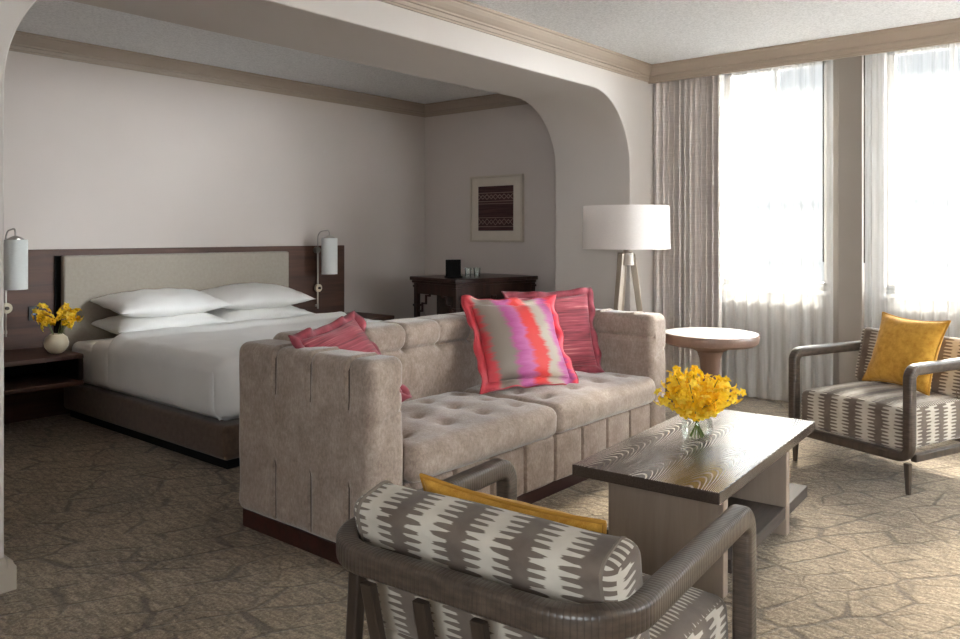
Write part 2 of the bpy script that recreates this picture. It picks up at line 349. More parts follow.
def hexa(bot, top, bev=0.0, bm=None):
    """solid between two quads (each four points, same winding)"""
    b = bmesh.new()
    v0 = [b.verts.new(p) for p in bot]; v1 = [b.verts.new(p) for p in top]
    b.faces.new(v0[::-1]); b.faces.new(v1)
    for i in range(4): b.faces.new((v0[i], v0[(i + 1) % 4], v1[(i + 1) % 4], v1[i]))
    bmesh.ops.recalc_face_normals(b, faces=b.faces)
    if bev: bmesh.ops.bevel(b, geom=list(b.edges), offset=bev, segments=2, profile=0.5, affect='EDGES')
    if bm is None: return b
    me = bpy.data.meshes.new('tmp'); b.to_mesh(me); b.free(); bm.from_mesh(me); bpy.data.meshes.remove(me); return bm
def lines(a, b, r, res, extra=()):
    k = 4
    c = [a + r * (1 - math.cos(PI / 2 * i / k)) * 0 + r * i / k for i in range(k)]
    n = max(1, int(round((b - a - 2 * r) / res)))
    c += [a + r + (b - a - 2 * r) * i / n for i in range(n + 1)]
    c += [b - r + r * (i + 1) / k for i in range(k)]
    for e, w in extra:
        for o in (-2.6, -1.5, -.8, -.35, 0, .35, .8, 1.5, 2.6):
            if a + r < e + o * w < b - r: c.append(e + o * w)
    c.sort(); out = [c[0]]
    for v in c[1:]:
        if v - out[-1] > 1e-4: out.append(v)
    return out
def rbox(lo, hi, r, res=0.05, disp=None, ex=(), ey=(), ez=(), skip=(), bm=None):
    """rounded box on a grid; disp(p, n) -> moved point"""
    bm = bm or bmesh.new()
    ax = [lines(lo[i], hi[i], r, res if not isinstance(res, (tuple, list)) else res[i], (ex, ey, ez)[i]) for i in range(3)]
    cache = {}
    def vert(p):
        key = tuple(round(c, 5) for c in p)
        if key in cache: return cache[key]
        q = [min(max(p[i], lo[i] + r), hi[i] - r) for i in range(3)]
        d = Vector(p) - Vector(q)
        if d.length > 1e-7:
            n = d.normalized()
            m = max(abs(c) for c in d)
            if sum(abs(c) > 1e-6 for c in d) > 1:       # even angular spacing round the corners
                d2 = Vector([math.copysign(math.tan(abs(c) / m * PI / 4) if abs(c) < m - 1e-9 else 1.0, c) if abs(c) > 1e-9 else 0 for c in d])
                n = d2.normalized()
            pos = Vector(q) + n * r
        else: pos = Vector(p); n = Vector((0, 0, 1))
        if disp: pos = disp(pos, n)
        v = bm.verts.new(pos); cache[key] = v; return v
    for a in range(3):
        u, w = (a + 1) % 3, (a + 2) % 3
        for sgn, val in ((-1, lo[a]), (1, hi[a])):
            if (a, sgn) in skip: continue
            for i in range(len(ax[u]) - 1):
                for j in range(len(ax[w]) - 1):
                    pts = []
                    for (ii, jj) in ((i, j), (i + 1, j), (i + 1, j + 1), (i, j + 1)):
                        p = [0, 0, 0]; p[a] = val; p[u] = ax[u][ii]; p[w] = ax[w][jj]; pts.append(vert(p))
                    if sgn < 0: pts.reverse()
                    try: bm.faces.new(pts)
                    except ValueError: pass
    return bm
def fillet(pts, rads, n=8):
    out = []
    for i, p in enumerate(pts):
        p = Vector(p)
        if i in (0, len(pts) - 1) or not rads[i]: out.append(p); continue
        a = (Vector(pts[i - 1]) - p).normalized(); b = (Vector(pts[i + 1]) - p).normalized()
        ang = a.angle(b); t = rads[i] / math.tan(ang / 2)
        cen = p + (a + b).normalized() * (rads[i] / math.sin(ang / 2))
        s = p + a * t - cen; e = p + b * t - cen
        for k in range(n + 1): out.append(cen + s.normalized().slerp(e.normalized(), k / n) * rads[i])
    return out
def rrect(w, h, r, n=4):
    o = []
    for cx, cy, a0 in ((w / 2 - r, h / 2 - r, 0), (-w / 2 + r, h / 2 - r, 90), (-w / 2 + r, -h / 2 + r, 180), (w / 2 - r, -h / 2 + r, 270)):
        for k in range(n + 1):
            t = rad(a0 + 90 * k / n); o.append((cx + r * math.cos(t), cy + r * math.sin(t)))
    return o
def circ(r, n=10): return [(r * math.cos(2 * PI * k / n), r * math.sin(2 * PI * k / n)) for k in range(n)]
def densify(path, step):
    out = [path[0]]
    for a, b in zip(path, path[1:]):
        n = max(1, int((b - a).length / step))
        for k in range(1, n + 1): out.append(a.lerp(b, k / n))
    return out
def sweep(path, prof, a0, closed=False, cap=True, scale=None, bm=None):
    bm = bm or bmesh.new(); uvl = bm.loops.layers.uv.verify()
    path = [Vector(p) for p in path]; n = len(path); a = Vector(a0).normalized()
    rings = []; s = 0; ss = []
    for i, p in enumerate(path):
        if closed: t = (path[(i + 1) % n] - path[i - 1]).normalized()
        else: t = (path[min(i + 1, n - 1)] - path[max(i - 1, 0)]).normalized()
        a = (a - t * a.dot(t)).normalized(); b = t.cross(a)
        if i: s += (p - path[i - 1]).length
        ss.append(s); k = scale(i / (n - 1)) if scale else 1.0
        rings.append([bm.verts.new(p + a * (u * k) + b * (v * k)) for u, v in prof])
    m = len(prof)
    for i in range(n if closed else n - 1):
        j = (i + 1) % n
        for k in range(m):
            l = (k + 1) % m
            f = bm.faces.new((rings[i][k], rings[i][l], rings[j][l], rings[j][k]))
            for lp, (su, sv) in zip(f.loops, ((ss[i], k), (ss[i], k + 1), (ss[j] if j else ss[i] + 0.01, k + 1), (ss[j] if j else ss[i] + 0.01, k))): lp[uvl].uv = (su, sv / m)
    if cap and not closed: bm.faces.new(rings[0][::-1]); bm.faces.new(rings[-1])
    bmesh.ops.recalc_face_normals(bm, faces=bm.faces)
    return bm
def lathe(prof, n=40, cx=0, cy=0, bm=None):
    bm = bm or bmesh.new(); rings = []
    for r, z in prof:
        if r < 1e-6: rings.append([bm.verts.new((cx, cy, z))])
        else: rings.append([bm.verts.new((cx + r * math.cos(2 * PI * k / n), cy + r * math.sin(2 * PI * k / n), z)) for k in range(n)])
    for A, B in zip(rings, rings[1:]):
        if len(A) == 1 and len(B) == 1: continue
        for k in range(n):
            l = (k + 1) % n
            if len(A) == 1: bm.faces.new((A[0], B[l], B[k]))
            elif len(B) == 1: bm.faces.new((A[k], A[l], B[0]))
            else: bm.faces.new((A[k], A[l], B[l], B[k]))
    bmesh.ops.recalc_face_normals(bm, faces=bm.faces); return bm
def gro(x, x0, w): return math.exp(-((x - x0) / w) ** 2)
def ns(p, s, k=0): return mnoise.noise(Vector(p) * s + Vector((k * 7.1, k * 3.3, k)))

# ------------------------------------------------------------------ structure
YA, YB = 3.20, 3.93           # living face and bedroom face of the arched wall
XL, XR = 1.112, 5.71           # arch jambs
XE, YH, ZC = 6.26, 6.03, 2.70  # bedroom end wall, headboard wall, ceiling
XW = 6.36                     # window wall (inner face)
XN, YN = -1.9, -3.0           # far ends of the room behind the camera
struct(link('floor', box(XN - .1, XW + .3, YN - .1, YH + .1, -0.08, 0.0), M['carpet'], smooth=False))
struct(link('ceiling', box(XN - .1, XW + .3, YN - .1, YH + .1, ZC, ZC + .08), M['ceil'], smooth=False))
bm = bmesh.new()
pts = [(XN, 0), (XL, 0)]
rr, zt = 0.57, 2.41
for k in range(33):
    t = PI - PI / 2 * k / 32; pts.append((XL + rr + rr * math.cos(t), zt - rr + rr * math.sin(t)))
for k in range(33):
    t = PI / 2 - PI / 2 * k / 32; pts.append((XR - rr + rr * math.cos(t), zt - rr + rr * math.sin(t)))
pts += [(XR, 0), (XW, 0), (XW, ZC), (XN, ZC)]
f = bm.faces.new([bm.verts.new((x, YA, z)) for x, z in pts])
e = bmesh.ops.extrude_face_region(bm, geom=[f])
bmesh.ops.translate(bm, verts=[v for v in e['geom'] if isinstance(v, bmesh.types.BMVert)], vec=(0, YB - YA, 0))
bmesh.ops.recalc_face_normals(bm, faces=bm.faces)
wa = struct(link('wall_arch', bm, M['wall'], smooth=True, sharp=30))
bv = wa.modifiers.new('edge', 'BEVEL'); bv.width = 0.006; bv.segments = 2; bv.limit_method = 'ANGLE'; bv.angle_limit = rad(50)
struct(link('wall_headboard', box(0.4, XE + .1, YH, YH + .1, 0, ZC), M['bedwall'], smooth=False))
struct(link('wall_bedroom_end', box(XE, XE + .1, YB, YH + .1, 0, ZC), M['bedwall'], smooth=False))
struct(link('wall_bedroom_left', box(0.3, 0.4, YB, YH + .1, 0, ZC), M['bedwall'], smooth=False))
LY0, LY1 = -2.0, -0.2                                   # unseen window added in the left wall for fill light
bm = bmesh.new()
for y0, y1, z0, z1 in ((YN, LY0, 0, ZC), (LY1, YB, 0, ZC), (LY0, LY1, 0, .86), (LY0, LY1, 2.5, ZC)): box(XN - .2, XN, y0, y1, z0, z1, bm=bm)
struct(link('wall_left', bm, M['wall'], smooth=False))
bm = bmesh.new()
for y0, y1, z0, z1 in ((LY0, LY0 + .05, .86, 2.5), (LY1 - .05, LY1, .86, 2.5), (LY0, LY1, .86, .92), (LY0, LY1, 2.44, 2.5), (-1.13, -1.07, .86, 2.5)): box(XN - .14, XN - .09, y0, y1, z0, z1, bm=bm)
w = struct(link('window_4', bm, M['winframe'], smooth=False))
link('pane', box(XN - .118, XN - .112, LY0 + .05, LY1 - .05, .92, 2.44), M['glass'], w, smooth=False)
pd = bpy.data.lights.new('window_portal', 'AREA'); pd.shape = 'RECTANGLE'; pd.size = LY1 - LY0; pd.size_y = 1.64
pd.cycles.is_portal = True
po = bpy.data.objects.new('window_portal', pd); C.objects.link(po); po.location = (XN - .17, (LY0 + LY1) / 2, 1.68)
po.rotation_euler = Vector((1, 0, 0)).to_track_quat('-Z', 'Y').to_euler()
# window wall with its openings
WIN = [(1.87, 2.72), (0.62, 1.47), (-1.95, 0.22)]
ZS, ZT = 0.86, 2.685
bm = bmesh.new()
ys = [YN] + [v for w in sorted(WIN) for v in w] + [YA]
for i in range(0, len(ys), 2): box(XW, XW + .25, ys[i], ys[i + 1], 0, ZC, bm=bm)
for a, b in WIN: box(XW, XW + .25, a, b, 0, ZS, bm=bm); box(XW, XW + .25, a, b, ZT, ZC, bm=bm)
struct(link('wall_window', bm, M['pier'], smooth=False))
for i, (a, b) in enumerate(WIN):
    bm = bmesh.new(); xf, xb = XW + .10, XW + .16
    for y0, y1, z0, z1 in ((a, a + .05, ZS, ZT), (b - .05, b, ZS, ZT), (a, b, ZS, ZS + .06), (a, b, ZT - .06, ZT), (a + .05, b - .05, 1.70, 1.75)):
        box(xf, xb, y0, y1, z0, z1, bm=bm)
    w = struct(link('window_%d' % (i + 1), bm, M['winframe'], smooth=False))
    bm = bmesh.new()
    ym = (a + b) / 2; box(xf + .01, xb - .01, ym - .012, ym + .012, ZS + .06, ZT - .06, bm=bm)
    for z in (1.28, 2.16): box(xf + .01, xb - .01, a + .05, b - .05, z - .012, z + .012, bm=bm)
    link('muntin', bm, M['winframe'], w, smooth=False)
    link('pane', box(xf + .025, xf + .031, a + .05, b - .05, ZS + .06, ZT - .06), M['glass'], w, smooth=False)
    link('sill', box(XW - .02, XW + .1, a - .02, b + .02, ZS - .03, ZS, 0.006), M['winframe'], w, smooth=False)
    pd = bpy.data.lights.new('window_portal', 'AREA'); pd.shape = 'RECTANGLE'; pd.size = ZT - ZS; pd.size_y = b - a
    pd.cycles.is_portal = True
    po = bpy.data.objects.new('window_portal', pd); C.objects.link(po); po.location = (XW + .2, (a + b) / 2, (ZS + ZT) / 2)
    po.rotation_euler = Vector((-1, 0, 0)).to_track_quat('-Z', 'Y').to_euler()
    pd.size, pd.size_y = b - a, ZT - ZS
BX0, BX1 = 3.5, 5.8                                    # unseen window added behind the camera for fill light
bm = bmesh.new()
for x0, x1, z0, z1 in ((XN - .1, BX0, 0, ZC), (BX1, XW + .3, 0, ZC), (BX0, BX1, 0, .86), (BX0, BX1, 2.5, ZC)): box(x0, x1, YN - .2, YN, z0, z1, bm=bm)
struct(link('wall_back', bm, M['wall'], smooth=False))
bm = bmesh.new()
for x0, x1, z0, z1 in ((BX0, BX0 + .05, .86, 2.5), (BX1 - .05, BX1, .86, 2.5), (BX0, BX1, .86, .92), (BX0, BX1, 2.44, 2.5), (4.63, 4.67, .86, 2.5)): box(x0, x1, YN - .14, YN - .09, z0, z1, bm=bm)
w = struct(link('window_5', bm, M['winframe'], smooth=False))
link('pane', box(BX0 + .05, BX1 - .05, YN - .118, YN - .112, .92, 2.44), M['glass'], w, smooth=False)
link('fill_diffuser', box(BX0 + .01, BX1 - .01, YN - .03, YN - .027, .87, 2.49), M['diffuser'], w, smooth=False)  # translucent sheet added to spread the fill light
pd = bpy.data.lights.new('window_portal', 'AREA'); pd.shape = 'RECTANGLE'; pd.size = BX1 - BX0; pd.size_y = 1.64
pd.cycles.is_portal = True
po = bpy.data.objects.new('window_portal', pd); C.objects.link(po); po.location = ((BX0 + BX1) / 2, YN - .17, 1.68)
po.rotation_euler = Vector((0, 1, 0)).to_track_quat('-Z', 'Z').to_euler()
for i in range(2):
    yc = (WIN[i][0] + WIN[i + 1][1]) / 2
    struct(link('pier_%d' % (i + 1), box(6.235, XW, yc - .083, yc + .083, 0, ZC, 0.004), M['pier'], smooth=False))
# crown mouldings: (projection, depth below ceiling)
CR = [(0, 0), (.075, 0), (.075, .016), (.066, .021), (.064, .030), (.054, .050), (.038, .070), (.028, .080), (.028, .091), (.019, .095), (.016, .116), (.010, .120), (.010, .131), (0, .131)]
def crown(n, p0, p1, out):
    bm = bmesh.new(); p0, p1, out = Vector(p0), Vector(p1), Vector(out)
    ra = [bm.verts.new(p0 + out * a - Vector((0, 0, b))) for a, b in CR]; rb = [bm.verts.new(p1 + out * a - Vector((0, 0, b))) for a, b in CR]
    for k in range(len(CR)): l = (k + 1) % len(CR); bm.faces.new((ra[k], ra[l], rb[l], rb[k]))
    bm.faces.new(ra[::-1]); bm.faces.new(rb); bmesh.ops.recalc_face_normals(bm, faces=bm.faces)
    return struct(link('trim_%d' % n, bm, M['crown'], smooth=False))
XP = 6.015                     # pelmet face in front of the curtains
crown(1, (XN, YA, ZC), (XP, YA, ZC), (0, -1, 0))
crown(2, (XP, YN, ZC), (XP, YA, ZC), (-1, 0, 0))
crown(3, (0.4, YH, ZC), (XE, YH, ZC), (0, -1, 0))
crown(4, (XE, YB, ZC), (XE, YH, ZC), (-1, 0, 0))
struct(link('trim_5', box(XP, XP + .025, YN, YA, ZC - .14, ZC), M['crown'], smooth=False))
BS = [(0, 0), (.030, 0), (.030, .085), (.020, .098), (.018, .108), (.006, .118), (0, .118)]
def baseboard(name, p0, p1, out):
    bm = bmesh.new(); p0, p1, out = Vector(p0), Vector(p1), Vector(out)
    ra = [bm.verts.new(p0 + out * a + Vector((0, 0, b))) for a, b in BS]; rb = [bm.verts.new(p1 + out * a + Vector((0, 0, b))) for a, b in BS]
    for k in range(len(BS)): l = (k + 1) % len(BS); bm.faces.new((ra[k], ra[l], rb[l], rb[k]))
    bm.faces.new(ra[::-1]); bm.faces.new(rb); bmesh.ops.recalc_face_normals(bm, faces=bm.faces)
    return struct(link('baseboard_' + name, bm, M['base'], smooth=False))
baseboard('arch_left', (XN, YA, 0), (XL, YA, 0), (0, -1, 0))
baseboard('arch_jamb_left', (XL, YA - .030, 0), (XL, YB, 0), (1, 0, 0))
baseboard('arch_right', (XR, YA, 0), (XW, YA, 0), (0, -1, 0))
baseboard('arch_jamb_right', (XR, YA - .030, 0), (XR, YB, 0), (-1, 0, 0))
baseboard('bedroom_end', (XE, YB, 0), (XE, YH, 0), (-1, 0, 0))
baseboard('headboard', (5.1, YH, 0), (XE, YH, 0), (0, -1, 0))
baseboard('window', (XW, YN, 0), (XW, YA, 0), (-1, 0, 0))

# ------------------------------------------------------------------ curtains
def curtain(name, y0, y1, x, z0, z1, folds, amp, mat, seed, flare=0.0):
    bm = bmesh.new(); rr_ = random.Random(seed); n = int((y0 - y1) / 0.006); nz = 26
    ph = [rr_.uniform(0, 6.28) for _ in range(6)]
    rows = []
    for j in range(nz + 1):
        tz = j / nz; z = z0 + (z1 - z0) * tz; row = []
        for i in range(n + 1):
            t = i / n
            w = t * folds * 2 * PI + 0.9 * math.sin(t * 9 + ph[0]) + 0.5 * math.sin(t * 17 + ph[1])
            a = amp * (0.75 + 0.35 * math.sin(t * 13 + ph[2])) * (0.62 + 0.38 * min(1, (1 - tz) * 2.5 + .2))
            dx = a * math.sin(w + 0.35 * math.sin(tz * 2.2 + ph[3])) + 0.25 * a * math.sin(2 * w + ph[4])
            y = y0 + (y1 - y0) * t + 0.3 * a * math.cos(w) * min(1, t * 8); dx -= flare * max(0, 1 - t * 4) ** 2
            row.append(bm.verts.new((x + dx, y, z)))
        rows.append(row)
    for j in range(nz):
        for i in range(n): bm.faces.new((rows[j][i], rows[j][i + 1], rows[j + 1][i + 1], rows[j + 1][i]))
    return link(name, bm, mat, sharp=80)
tag(curtain('drape', 3.185, 2.60, 6.105, 0.012, ZC - .04, 12, 0.043, M['drape'], 3, 0.02), 'full-length taupe woven drape gathered in the corner behind the floor lamp', 'curtain').modifiers.new('thick', 'SOLIDIFY').thickness = 0.004
tag(curtain('sheer_curtain', 2.68, 1.775, 6.195, 0.012, ZC - .04, 9, 0.022, M['sheer'], 5), 'white sheer curtain beside the taupe drape, behind the round side table', 'curtain', 'sheer curtains at the windows')
tag(curtain('sheer_curtain', 1.565, 0.53, 6.195, 0.012, ZC - .04, 11, 0.022, M['sheer'], 8), 'white sheer curtain behind the far armchair', 'curtain', 'sheer curtains at the windows')
for y, lab in ((1.829, 'thin dark curtain wand left of the window pier'), (1.547, 'thin dark curtain wand right of the window pier')):
    w = thing('curtain_wand', lab, 'curtain wand', (6.135, y, 1.09), 0, 'curtain wands')
    link('rod', lathe([(0, 0.10), (.0045, .10), (.0045, 1.608), (0, 1.608)], 8), M['wand'], w)
    link('grip', lathe([(0, 0), (.005, .004), (.005, .10), (.003, .105), (0, .105)], 8), M['wand'], w)

# ------------------------------------------------------------------ bed alcove
hb = thing('headboard', 'wide walnut wall panel with cream upholstered centre behind the bed', 'headboard', (3.42, YH, 0))
link('wood_panel', box(-1.66, 1.665, -.05, -.002, 0.0, 1.19, 0.004), M['walnut'], hb, smooth=False)
link('dark_surround', box(-1.02, .985, -.062, -.051, 0.45, 1.145, 0.002), M['black'], hb, smooth=False)
link('upholstered_panel', rbox((-.985, -.125, .45), (.96, -.063, 1.145), .018, .08), M['hbcush'], hb)
bed = thing('bed', 'king bed with brown upholstered base in the alcove', 'bed', (3.42, 4.85, 0))
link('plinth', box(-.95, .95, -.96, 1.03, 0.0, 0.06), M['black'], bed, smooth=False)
link('base', rbox((-1.0, -1.02, .06), (1.0, 1.04, .25), .03, .1), M['bedbase'], bed)
link('mattress', rbox((-.955, -.93, .251), (.955, 1.03, .535), .05, .08), M['white2'], bed)
def bedding(lo, hi, r, seed, name, skip, wr=0.006, thick=0.012, crease=None):
    def disp(p, n):
        k = ns(p, 2.3, seed) * wr * 1.6 + ns(p, 6, seed + 3) * wr
        q = p + n * k
        if n.z < 0.4 and abs(n.x) > .5: q.x += math.copysign(.012 * math.sin(p.y * 7 + seed) * max(0, (hi[2] - p.z)), n.x)
        if name == 'duvet':
            q += Vector((n.x * .024, 0, max(0, n.z) * .038)) * gro(p.y, hi[1] - .08, .045)
        if crease:
            for cy in crease:
                if n.x < -.5: q.x += .016 * gro(p.y, cy, .014) * min(1, (hi[2] - .06 - p.z) * 8 if p.z < hi[2] - .06 else 0)
        return q
    bm = rbox(lo, hi, r, .035, disp, ey=[(c, .012) for c in (crease or ())], skip=skip)
    return link(name, bm, M['white'], sharp=60)
dv = bedding((2.435, 3.875, .262), (4.405, 5.23, .60), .08, 1, 'duvet', ((2, -1),), 0.007, crease=(3.965,))
tag(dv, 'white duvet spread over the foot of the king bed', 'duvet').modifiers.new('t', 'SOLIDIFY').thickness = -0.012
link('corner_seam', sweep(densify(fillet([(2.455, 3.93, .272), (2.424, 3.955, .33), (2.430, 3.965, .53), (2.50, 3.985, .590)], [0, .05, .05, 0]), .02), circ(.010), (0, 1, 0)), M['white2'], dv)
sh = bedding((2.437, 5.20, .272), (4.403, 5.50, .572), .06, 5, 'bed_sheet', ((2, -1), (1, -1)), 0.004)
tag(sh, 'white top sheet folded back between duvet and pillows', 'sheet').modifiers.new('t', 'SOLIDIFY').thickness = -0.008

def pillow_bm(w, h, t, seed=0, n=30, pinch=0.07, sag=0.0, power=2.2, expo=0.55, wr=0.006):
    bm = bmesh.new(); V = {}
    def co(i, j, s):
        u, v = -1 + 2 * i / n, -1 + 2 * j / n
        u = math.sin(u * PI / 2) * .55 + u * .45; v = math.sin(v * PI / 2) * .55 + v * .45
        k = max(0, (1 - abs(u) ** power) * (1 - abs(v) ** power)) ** expo
        x = w / 2 * u * (1 - pinch * (1 - v * v) * u * u); z = h / 2 * v * (1 - pinch * (1 - u * u) * v * v)
        y = s * t / 2 * k
        if k > 0: y += wr * ns((x, s * .3, z), 9, seed) * min(1, k * 2) + wr * .8 * ns((x * 1.0, s * .3, z), 22, seed) * (1 - k) * min(1, k * 4)
        z -= sag * (1 - u * u) * (v > 0) * v
        return (x, y, z)
    for s in (-1, 1):
        for i in range(n + 1):
            for j in range(n + 1):
                edge = i in (0, n) or j in (0, n)
                if edge and s == 1: V[(i, j, 1)] = V[(i, j, -1)]
                else: V[(i, j, s)] = bm.verts.new(co(i, j, s))
        for i in range(n):
            for j in range(n):
                q = [V[(i, j, s)], V[(i + 1, j, s)], V[(i + 1, j + 1, s)], V[(i, j + 1, s)]]
                if s == 1: q.reverse()
                bm.faces.new(q)
    return bm, co, n
def edge_loop(co, n):
    return [co(i, 0, -1) for i in range(n)] + [co(n, j, -1) for j in range(n)] + [co(n - i, n, -1) for i in range(n)] + [co(0, n - j, -1) for j in range(n)]
def place(o, loc, xdir, zdir):
    x = Vector(xdir).normalized(); z = Vector(zdir); z = (z - x * z.dot(x)).normalized(); y = z.cross(x)
    m = Matrix((x, y, z)).transposed().to_4x4(); m.translation = Vector(loc); o.matrix_world = m
def flange(co, n, f, mat, parent, seed, w, h, wave=0.012, edge=None):
    bm = bmesh.new(); loop = [Vector(p) for p in edge_loop(co, n)]; N = len(loop); inner, mid, outer = [], [], []
    for k, p in enumerate(loop):
        d = Vector((p.x / (w / 2), 0, p.z / (h / 2))); m = max(abs(d.x), abs(d.z))
        nx = math.copysign(max(0, (abs(d.x) / m - .8) / .2), d.x) if m else 0; nz = math.copysign(max(0, (abs(d.z) / m - .8) / .2), d.z)
        o = Vector((nx, 0, nz))
        yy = wave * math.sin(k * 2 * PI * 9 / N + seed) + wave * .8 * math.sin(k * 2 * PI * 17 / N + seed * 2)
        inner.append(bm.verts.new(p - o * .006)); mid.append(bm.verts.new(p + o * f * .5 + Vector((0, yy * .6, 0)))); outer.append(bm.verts.new(p + o * f + Vector((0, yy * 1.3, 0))))
    for k in range(N):
        l = (k + 1) % N
        bm.faces.new((inner[k], inner[l], mid[l], mid[k])); bm.faces.new((mid[k], mid[l], outer[l], outer[k]))
    rim = [v.co.copy() for v in outer]
    if edge: link('edging', sweep(rim, circ(.0045, 6), (0, 1, 0), closed=True), edge, parent)
    o = link('flange', bm, mat, parent, sharp=80); s = o.modifiers.new('t', 'SOLIDIFY'); s.thickness = .007; s.offset = 0
    return o
def piping(co, n, r, mat, parent):
    return link('piping', sweep([Vector(p) for p in edge_loop(co, n)], circ(r, 8), (0, 1, 0), closed=True), mat, parent)

for k, (x, y, z, seed, tilt, yaw, lab) in enumerate((
        (3.06, 5.70, .632, 1, 3, 0, 'lower white pillow of the near stack, beside the nightstand vase'),
        (3.87, 5.71, .632, 2, 3, 0, 'lower white pillow of the far stack, under the far sconce'),
        (3.06, 5.69, .782, 3, 8, 1, 'upper white pillow of the near stack, plump with pointed corners'),
        (3.86, 5.69, .782, 4, 8, -1, 'upper white pillow of the far stack, under the far sconce'))):
    bm, co, n = pillow_bm(.90, .52, .19, seed, pinch=.09, expo=.6, wr=.012)
    o = tag(link('bed_pillow', bm, M['white'], sharp=80), lab, 'pillow', 'white bed pillows')
    place(o, (x, y, z), (math.cos(rad(yaw)), math.sin(rad(yaw)), 0), (0, math.cos(rad(tilt)), math.sin(rad(tilt))))

def make_nightstand():
    t = thing('nightstand', 'floating dark wood nightstand with open cubby left of the bed', 'nightstand', (1.98, 5.70, 0), 0, 'nightstands by the bed')
    link('top_panel', box(-.38, .38, -.29, .275, .475, .505, .004), M['walnut'], t, smooth=False)
    link('bottom_panel', box(-.38, .38, -.29, .275, .30, .33, .004), M['walnut'], t, smooth=False)
    for s in (-1, 1): link('side_panel', box(s * .38 - (.03 if s > 0 else 0), s * .38 + (0 if s > 0 else .03), -.28, .275, .331, .474), M['espresso'], t, smooth=False)
    link('back_panel', box(-.35, .35, .25, .274, .331, .474), M['black'], t, smooth=False)
    return t
nst = make_nightstand()
dup(nst, (4.83, 5.70, 0.03), 0, 'floating dark wood nightstand on the far side of the bed, mostly hidden')
def make_sconce():
    t = thing('wall_sconce', 'wall sconce with white cylinder shade at the left edge', 'sconce', (2.075, YH - .05, 0), 0, 'bedside sconces')
    link('rod', lathe([(0, .60), (.007, .60), (.007, 1.17), (0, 1.17)], 10, 0, -.03), M['nickel'], t)
    link('neck', sweep(densify(fillet([(0, -.03, 1.13), (0, -.03, 1.318), (0, -.195, 1.338), (0, -.20, 1.285)], [0, .07, .03, 0]), .02), circ(.0055), (1, 0, 0)), M['chrome'], t)
    link('mount', sweep([(0, 0.0, 1.15), (0, -.035, 1.15)], circ(.03, 20), (1, 0, 0)), M['chrome'], t)
    d = link('dial', sweep([(0, -.024, .795), (0, -.05, .795)], circ(.036, 24), (1, 0, 0)), M['cream'], t)
    link('knob', sweep([(0, -.05, .795), (0, -.064, .795)], circ(.012, 14), (1, 0, 0)), M['wand'], d)
    s = link('shade', lathe([(.066, .93), (.073, .93), (.073, 1.262), (.066, 1.262), (.066, .93)], 36, 0, -.20), M['sconceshade'], t)
    link('cap', lathe([(0, 1.262), (.05, 1.262), (.05, 1.268), (.02, 1.285), (0, 1.29)], 24, 0, -.20), M['chrome'], s)
    link('wall_clip', box(-.01, .01, -.03, -.002, .62, .64), M['nickel'], t, smooth=False)
    return t
sc = make_sconce()
dup(sc, (4.735, YH - .05, 0), 0, 'wall sconce with white cylinder shade on the far end of the wood panel')
ou = thing('switch_plate', 'small black switch plate on the wood panel beside the yellow flowers', 'switch', (2.262, YH - .051, .745))
link('plate', box(-.035, .035, -.008, 0, -.05, .05, .003), M['plate'], ou, smooth=False)
link('button', box(-.012, .012, -.012, -.0081, -.012, .012, .002), M['blue'], ou, smooth=False)

# framed textile
pic = thing('framed_textile', 'square framed dark brown woven textile on the bedroom end wall', 'picture', (XE - .001, 5.01, 1.555))
bm = bmesh.new()
for y0, y1, z0, z1 in ((-.335, -.315, -.335, .335), (.315, .335, -.335, .335), (-.315, .315, -.335, -.315), (-.315, .315, .315, .335)): box(-.045, 0, y0, y1, z0, z1, .003, bm=bm)
link('frame', bm, M['frame'], pic, smooth=False)
link('mat', box(-.03, -.002, -.314, .314, -.314, .314), M['mat'], pic, smooth=False)
link('textile', box(-.037, -.0305, -.222, .225, -.222, .228), M['textile'], pic, smooth=False)

# antique side cabinet, turned a little out of the corner
cb = thing('side_cabinet', 'antique dark wood side cabinet with fretwork brackets in the bedroom corner', 'cabinet', (5.24, 4.665, 0), rad(-11))
w_, d_ = .955, .66
link('top', rbox((-.03, -.03, .865), (w_ + .01, d_ + .03, .90), .008, .3), M['oldwood'], cb)
bm = box(-.015, w_, -.015, d_ + .015, .84, .864, .006); link('cornice', bm, M['oldwood'], cb, smooth=False)
for px, py in ((.0, .0), (w_ - .045, 0), (0, d_ - .045), (w_ - .045, d_ - .045)):
    b = bmesh.new(); box(px, px + .045, py, py + .045, 0, .839, .004, bm=b)
    for zz in (.30, .62, .80): box(px - .008, px + .053, py - .008, py + .053, zz, zz + .02, .004, bm=b)
    link('post', b, M['oldwood'], cb, smooth=False)
link('apron', box(.046, w_ - .046, .012, .03, .74, .839), M['oldwood'], cb, smooth=False)
link('end_apron', box(.012, .03, .046, d_ - .046, .74, .839), M['oldwood'], cb, smooth=False)
link('back_panel', box(.05, w_ - .05, .34, .36, .1, .839), M['espresso'], cb, smooth=False)
link('end_panel', box(.30, .32, .05, .33, .1, .839), M['espresso'], cb, smooth=False)
link('shelf', box(.02, w_ - .02, .02, d_ - .02, .14, .17, .004), M['oldwood'], cb, smooth=False)
def fret(a, sgn, axis):
    b = bmesh.new(); z = .735
    for k in range(3):
        l0 = a + sgn * (.005 + .06 * k)
        seg = [(l0, l0 + sgn * .062, z - .075 * (3 - k) + .06, z - .075 * (3 - k) + .075), (l0 + sgn * .05, l0 + sgn * .065, z - .075 * (3 - k) + .06, z - .075 * (2 - k) + .075)]
        for p0, p1, z0, z1 in seg:
            p0, p1 = sorted((p0, p1))
            if axis == 0: box(p0, p1, .012, .028, z0, z1, bm=b)
            else: box(.012, .028, p0, p1, z0, z1, bm=b)
    return b
